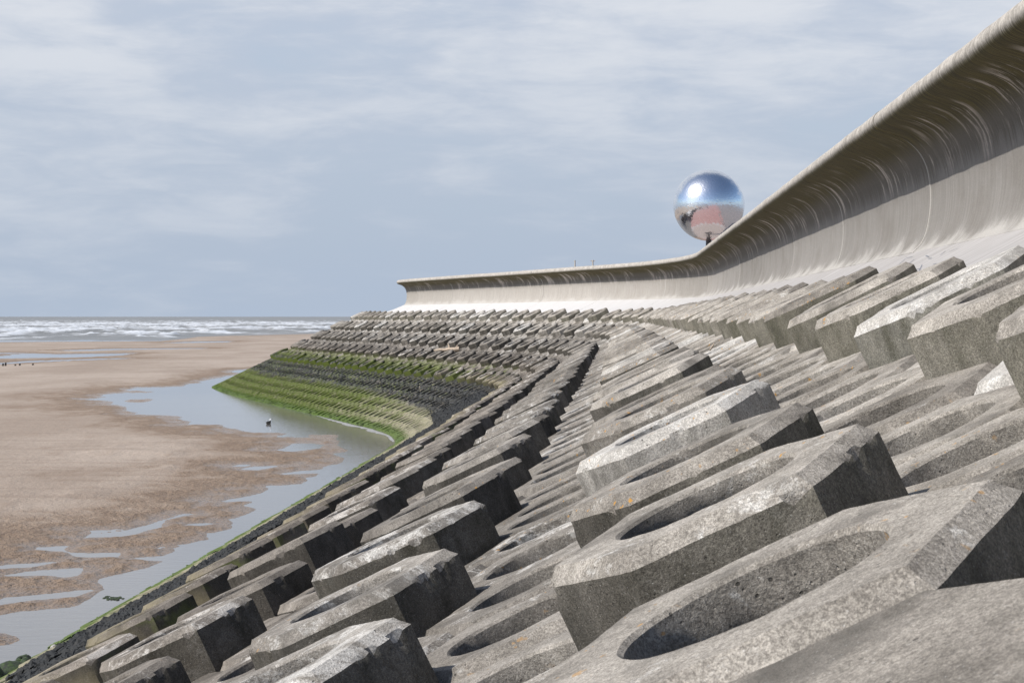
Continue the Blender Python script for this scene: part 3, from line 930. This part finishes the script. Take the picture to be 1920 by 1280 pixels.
for flag, nm in ((True, 'raised_block'), (False, 'flush_block')):
    mine = sorted([c for c in cells if c['raised'] == flag], key=lambda c: (not c['vis'], c['dist']))
    for i, c in enumerate(mine[:300]):
        me = HIGH[c['hv']] if c['dist'] < 34 else LOWM
        obj(nm, me, rev, cell_matrix(c)).color = (c['r'], 0, 0, 1)
    rest = mine[300:]
    nv = len(LOW_V)
    lv = np.column_stack([LOW_V, np.ones(nv)])
    AV = np.concatenate([(lv @ np.array(cell_matrix(c)).T)[:, :3] for c in rest])
    lf = np.array(LOW_F)
    AF = np.concatenate([lf + i * nv for i in range(len(rest))])
    me = mesh(nm + '_far', AV, AF, M_BLOCK)
    fattr(me, 'side', np.tile(LOW_S, len(rest)))
    fattr(me, 'rnd', np.repeat([c['r'] for c in rest], len(LOW_F)))
    obj('distant_' + nm + 's', me, rev, kind='stuff').color = (0, 0, 0, 1)

# bedding below the blocks
V = []
sB = np.arange(-4, 178, 1.0); dB = np.array([-12.0, -8.0, -4.0, 0.0, 2.9])
for s_ in sB:
    for d_ in dB:
        x, y, _ = at(s_, d_); V.append((float(x), float(y), float(zs(d_)) - 0.40))
obj('bedding_layer', mesh('bedding_layer', V, grid_faces(len(sB), len(dB)), M_BED), rev)

# ------------------------------------------------------------------ black weed and green weed growing on the lower blocks
ICO_V = np.array([(0, 0, 1)] + [(0.894 * math.cos(a * 1.2566), 0.894 * math.sin(a * 1.2566), 0.447) for a in range(5)]
                 + [(0.894 * math.cos(a * 1.2566 + 0.628), 0.894 * math.sin(a * 1.2566 + 0.628), -0.447) for a in range(5)])
ICO_F = np.array([(0, 1 + a, 1 + (a + 1) % 5) for a in range(5)] + [(1 + a, 6 + a, 1 + (a + 1) % 5) for a in range(5)] + [(1 + (a + 1) % 5, 6 + a, 6 + (a + 1) % 5) for a in range(5)])


def tufts(name, n, s_rng, d_rng, size, mask, mat, lift=0.0, label=None, flat=0.6, cat=None):
    s_ = RNG.uniform(*s_rng, n); d_ = RNG.uniform(*d_rng, n)
    keep = mask(s_, d_)
    s_, d_ = s_[keep], d_[keep]
    x, y, h = at(s_, d_)
    z = zs(d_) + lift
    sz = RNG.uniform(size[0], size[1], len(s_))
    q = RNG.uniform(0, 6.28, len(s_))
    v = ICO_V[None] * (1 + RNG.uniform(-0.45, 0.45, (len(s_), 11, 1)))
    v = v * sz[:, None, None] * np.stack([np.ones(len(s_)) * 1.0, RNG.uniform(0.6, 1.5, len(s_)), RNG.uniform(0.6, 1.5, len(s_)) * flat], 1)[:, None, :]
    vx = v[..., 0] * np.cos(q)[:, None] - v[..., 1] * np.sin(q)[:, None]
    vy = v[..., 0] * np.sin(q)[:, None] + v[..., 1] * np.cos(q)[:, None]
    W = np.stack([vx + x[:, None], vy + y[:, None], v[..., 2] + z[:, None] + vx * np.cos(h)[:, None] * TN], -1).reshape(-1, 3)
    Fc = (ICO_F[None] + (np.arange(len(s_)) * 11)[:, None, None]).reshape(-1, 3)
    return obj(name, mesh(name, W, Fc, mat), None, kind='stuff', label=label, cat=cat)


def black_mask(s_, d_):
    n = fbm(s_ * 0.55, d_ * 0.8, 4, 0.6)
    up = -5.15 + (fbm(s_ * 0.3 + 50, d_ * 0, 3) - 0.5) * 0.5
    dn = -7.75 + (fbm(s_ * 0.22 + 90, d_ * 0, 3) - 0.5) * 0.7 + np.clip((s_ - 80) / 25, 0, 1) * 1.45
    return (d_ < up) & (d_ > dn) & (n > 0.34 + np.clip((s_ - 85) / 40, 0, 1) * 0.12)


for nm, n, sr, sz in (('black_seaweed', 21000, (10, 40), (0.028, 0.070)), ('black_seaweed', 16000, (40, 85), (0.04, 0.085)), ('black_seaweed', 4500, (85, 175), (0.022, 0.055))):
    tufts(nm, n, sr, (-8.2, -4.9), sz, black_mask, M_WEED, 0.05 if sr[0] < 80 else 0.01, 'black knobbly seaweed band on the lower blocks of the slope', 0.7, 'seaweed')
tufts('green_seaweed', 9000, (12, 190), (-9.40, -9.0), (0.03, 0.07), lambda s_, d_: fbm(s_ * 0.8, d_ * 2, 3) > 0.50 - np.clip((s_ - 90) / 30, 0, 0.1), M_GREENWEED, -0.01,
      'bright green weed fringing the toe of the slope at the water', 0.35, 'seaweed')

# ------------------------------------------------------------------ mirrored ball on its post
BALL_D = 6.0 * FPX / 133.0
bx_, by_, bz_ = (float(v) for v in ray(1329.0, 385.0))
kk = BALL_D / by_
BC = Vector((bx_ * kk, by_ * kk, bz_ * kk))
ball = obj('mirror_ball', None, None, Matrix.Translation((BC.x, BC.y, Z_PROM)), 'giant silver mirror ball on a dark post rising behind the sea wall', 'mirror ball')
nla, nlo = 90, 180
V = [(0, 0, 3.0)]
jit = np.random.default_rng(5).normal(0, 0.00055, (nla, nlo)) + 1.0
for i in range(1, nla):
    a = math.pi * i / nla
    for j in range(nlo):
        o_ = 2 * math.pi * j / nlo
        q_ = 3 * jit[i, j]; V.append((q_ * math.sin(a) * math.cos(o_), q_ * math.sin(a) * math.sin(o_), q_ * math.cos(a)))
V.append((0, 0, -3.0))
F = [(0, 1 + j, 1 + (j + 1) % nlo) for j in range(nlo)]
for i in range(nla - 2):
    for j in range(nlo):
        F.append((1 + i * nlo + j, 1 + (i + 1) * nlo + j, 1 + (i + 1) * nlo + (j + 1) % nlo, 1 + i * nlo + (j + 1) % nlo))
F += [(len(V) - 1, 1 + (nla - 2) * nlo + (j + 1) % nlo, 1 + (nla - 2) * nlo + j) for j in range(nlo)]
obj('mirror_sphere', mesh('mirror_sphere', V, F, M_MIRROR), ball, Matrix.Translation(BC))
hb = BC.z - 2.95 - Z_PROM
V, F = tube([(0, 0, 0), (0, 0, hb * 0.5), (0, 0, hb)], [0.34, 0.28, 0.24], 16)
obj('post', mesh('post', V, F, M_STEEL, True, 40), ball, Matrix.Translation((BC.x, BC.y, Z_PROM)))
V, F = tube([(0, 0, 0), (0, 0, 0.12), (0, 0, 0.13), (0, 0, 0.3)], [0.9, 0.9, 0.5, 0.4], 20)
obj('base_plate', mesh('base_plate', V, F, M_STEEL, True, 40), ball, Matrix.Translation((BC.x, BC.y, Z_PROM)))

# two slim posts beyond the crest
for (px, py, hgt, lab) in ((1078.0, 489.0, 0, 'slim pale post beyond the crest, the plain one of a pair'), (1111.5, 487.5, 1, 'slim pale post with a cross piece beyond the crest')):
    Y = 128.0
    a, b_, c_ = (float(v) for v in ray(px, py)); q = Y / b_
    root = obj('promenade_post', None, None, Matrix.Translation((a * q, Y, Z_PROM)), lab, 'post')
    top = c_ * q - Z_PROM
    V, F = tube([(0, 0, 0), (0, 0, top)], [0.06, 0.05], 8)
    obj('shaft', mesh('post_shaft', V, F, M_POST, True, 40), root)
    V, F = tube([(0, 0, top - 0.02), (0, 0, top + 0.05)], [0.075, 0.03], 8) if not hgt else tube([(-0.16, 0, top - 0.06), (0.16, 0, top - 0.06)], [0.03, 0.03], 6)
    obj('cap' if not hgt else 'cross_piece', mesh('post_top', V, F, M_POST, True, 40), root)

# ------------------------------------------------------------------ small things on the beach and the slope
def rock_mesh(name, size, seed, mat):
    V = ICO_V.tolist() + [(0, 0, -1)]
    F = ICO_F.tolist() + [(11, 6 + (a + 1) % 5, 6 + a) for a in range(5)]
    for _ in range(2):                                    # subdivide
        cache, F2 = {}, []
        def midp(a, b):
            key = (min(a, b), max(a, b))
            if key not in cache:
                p = Vector(V[a]) + Vector(V[b]); V.append(tuple(p.normalized())); cache[key] = len(V) - 1
            return cache[key]
        for a, b, c in F:
            ab, bc, ca = midp(a, b), midp(b, c), midp(c, a)
            F2 += [(a, ab, ca), (b, bc, ab), (c, ca, bc), (ab, bc, ca)]
        F = F2
    A = np.array(V)
    n = fbm(A[:, 0] * 1.3 + seed * 3.3, A[:, 1] * 1.3 + A[:, 2] * 0.9 + seed, 3) - 0.5
    m2 = fbm(A[:, 0] * 4 + seed, A[:, 2] * 4 + A[:, 1] * 3, 2) - 0.5
    A = A * (1 + n * 1.3 + m2 * 0.6)[:, None] * np.array(size)
    return mesh(name, A, F, mat, True, 50)


def on_water(px, py):
    x, y = on_level(px, py, WL)
    return float(x), float(y)


for (px, py, size, seed, mat, lab) in (
        (18, 1262, (0.27, 0.5, 0.13), 1, M_ROCKGREEN, 'broad low rock covered in dark green weed at the water'),
        (45, 1254, (0.13, 0.22, 0.13), 2, M_ROCKGREEN, 'pointed weedy rock between the broad rock and the slope'),
        (44, 1236, (0.10, 0.20, 0.05), 3, M_ROCKGREEN, 'small weedy rock just breaking the water'),
        (104, 1226, (0.10, 0.14, 0.10), 4, M_ROCK, 'bare grey stone lodged at the toe of the slope'),
        (5, 1285, (0.16, 0.3, 0.17), 5, M_ROCKGREEN, 'dark weedy boulder below the broad low rock'),
        (20, 1283, (0.07, 0.1, 0.08), 6, M_ROCK, 'small pale stone beside the dark weedy boulder')):
    x, y = on_water(px, py)
    obj('rock', rock_mesh('rock', size, seed, mat), None, Matrix.Translation((x, y, WL + size[2] * 0.25)), lab, 'rock', 'rocks at the toe of the slope')

# clump of weed lying in the shallow water
x, y = on_water(212, 1121)
V, F = [], []
for q_ in range(40):
    t_ = random.gauss(0, 0.5); o_ = np.array([t_ * 0.15 + random.gauss(0, 0.02), t_ * -0.05 + random.gauss(0, 0.10), 0.0])
    a_ = ICO_V * np.array([random.uniform(0.02, 0.05), random.uniform(0.04, 0.09), random.uniform(0.004, 0.016)]) * (1 + RNG.uniform(-0.4, 0.4, (11, 1)))
    F += (ICO_F + len(V)).tolist(); V += (a_ + o_).tolist()
obj('weed_clump', mesh('weed_clump', V, F, M_ROCKGREEN), None, Matrix.Translation((x, y, WL + 0.004)), 'ragged dark weed clump lying in the shallow channel', 'seaweed')

# timber stumps of an old groyne
for (px, py, hpx, lab) in ((5.3, 688.5, 4.0, 'dark timber stump beside the tallest one on the far beach'), (10.3, 688.2, 5.4, 'tallest brown timber stump on the far beach'),
                           (28.5, 688.0, 1.8, 'lowest timber stump, almost buried in the far beach'), (36.8, 687.8, 3.1, 'dark timber stump beside the almost buried one'),
                           (61.5, 687.0, 2.3, 'lone short timber stump apart from the others')):
    x, y = on_water(px, py)
    hh = hpx * y / FPX + 0.1
    V, F = tube([(0, 0, -0.2), (0.01, 0, hh * 0.5), (0.03, 0.01, hh * 0.94), (0.03, 0.01, hh)], [0.105, 0.10, 0.09, 0.05], 9)
    obj('timber_stump', mesh('timber_stump', V, F, M_STUMP, True, 50), None, Matrix.Translation((x, y, WL + 0.1)), lab, 'stump', 'old groyne stumps')

# driftwood log on the far slope
def slope_pt(px, py, lift):
    s_, d_ = on_slope(px, py)
    return frame(s_, d_, lift).translation


q = [(816, 665), (826, 664), (838, 663.5), (850, 662.5), (858, 663.5), (864, 663)]
pts = [slope_pt(a, b, 0.34) for a, b in q]
c0 = sum(pts, Vector()) / len(pts)
dirn = (pts[-1] - pts[0]); dirn.z *= 0.3
Lw = 46 * c0.y / FPX * 1.05
ax = Vector((0.985, -0.15, 0.06)).normalized()
lp = [c0 + ax * Lw * t_ + Vector((0, 0, zz_)) for t_, zz_ in ((-0.5, 0.0), (-0.3, 0.035), (-0.1, 0.0), (0.12, 0.03), (0.33, -0.01), (0.5, 0.02))]
log = obj('driftwood_log', None, None, Matrix.Translation(c0), 'bleached driftwood log lying across the blocks of the far slope', 'driftwood')
V, F = tube([p - c0 for p in lp], [0.035, 0.07, 0.085, 0.10, 0.11, 0.12], 8)
obj('trunk', mesh('log_trunk', V, F, M_WOOD, True, 60), log)
b0 = lp[3] - c0
V, F = tube([b0, b0 + Vector((-0.03, -0.02, 0.2)), b0 + Vector((-0.08, 0, 0.30))], [0.07, 0.05, 0.02], 7)
obj('branch', mesh('log_branch', V, F, M_WOOD, True, 60), log)
b0 = lp[4] - c0
V, F = tube([b0, b0 + Vector((0.1, -0.04, 0.15)), b0 + Vector((0.14, 0, 0.26))], [0.06, 0.04, 0.02], 7)
obj('branch', mesh('log_branch_short', V, F, M_WOOD, True, 60), log)
for (pa, pb, rad, lab) in (((1006, 682), (1012, 688), 0.02, 'thin pale stick stuck among the dark blocks in the bend'), ((1335, 661), (1344, 657), 0.012, 'small forked pale twig beside the raised blocks')):
    s_, d_ = on_slope(*pa)
    p0 = frame(s_, d_, 0.05).translation
    wpx = p0.length / FPX
    p1 = p0 + Vector(((pb[0] - pa[0]) * wpx, 0.1, (pa[1] - pb[1]) * wpx + 0.05))
    V, F = tube([Vector(), (p1 - p0) * 0.5 + Vector((0.01, 0, 0.01)), p1 - p0], [rad, rad * 0.9, rad * 0.5], 6)
    obj('stick', mesh('stick', V, F, M_WOOD, True, 60), None, Matrix.Translation(p0), lab, 'stick')

# gull sitting on the channel
mG, tG, bG = material('gull_plumage')
og = tG.n('ShaderNodeTexCoord').outputs['Object']
sg = tG.n('ShaderNodeSeparateXYZ'); tG.put(sg.inputs[0], og)
gc = tG.mix(tG.rng(sg.outputs[2], 0.075, 0.09), (0.20, 0.165, 0.125), (0.025, 0.024, 0.025))
gc = tG.mix(tG.rng(sg.outputs[2], 0.165, 0.18), gc, (0.82, 0.82, 0.80))
tG.put(bG.inputs['Base Color'], gc); bG.inputs['Roughness'].default_value = 0.7
x, y = on_water(503.5, 794.5)
spine = [(-0.23, 0, 0.085), (-0.16, 0, 0.075), (-0.06, 0, 0.055), (0.04, 0, 0.055), (0.11, 0, 0.085), (0.135, 0, 0.14), (0.15, 0, 0.19), (0.175, 0, 0.225), (0.205, 0, 0.225), (0.235, 0, 0.218), (0.262, 0, 0.21)]
V, F = tube(spine, [0.008, 0.045, 0.085, 0.09, 0.070, 0.042, 0.034, 0.036, 0.028, 0.011, 0.003], 12)
gull = obj('gull', mesh('gull', V, F, mG, True), None, Matrix.Translation((x, y, WL)) @ Matrix.Rotation(math.radians(62), 4, 'Z'), 'small dark-backed seabird with a white head sitting on the channel', 'bird')

# pale scum at the water's edge in the cove
V, F = [], []
ss_ = np.linspace(80, 104, 120)
for i, s_ in enumerate(ss_):
    fade = min(1.0, (s_ - 80) / 8, (104 - s_) / 8)
    wdt = max(0.02, (0.75 * float(fbm(np.array([s_ * 0.9]), np.array([2.0]), 3)[0]) + 0.1) * fade)
    for d_ in (D_TOE - 0.03 - 0.25 * wdt, D_TOE - 0.10 - wdt * 0.9):
        x, y, _ = at(s_, d_); V.append((float(x), float(y), WL + 0.004))
F = [(2 * i, 2 * i + 1, 2 * i + 3, 2 * i + 2) for i in range(len(ss_) - 1)]
obj('scum_line', mesh('scum_line', V, F, M_SCUM), None, kind='stuff', label='pale scum floating at the water line in the cove', cat='scum')
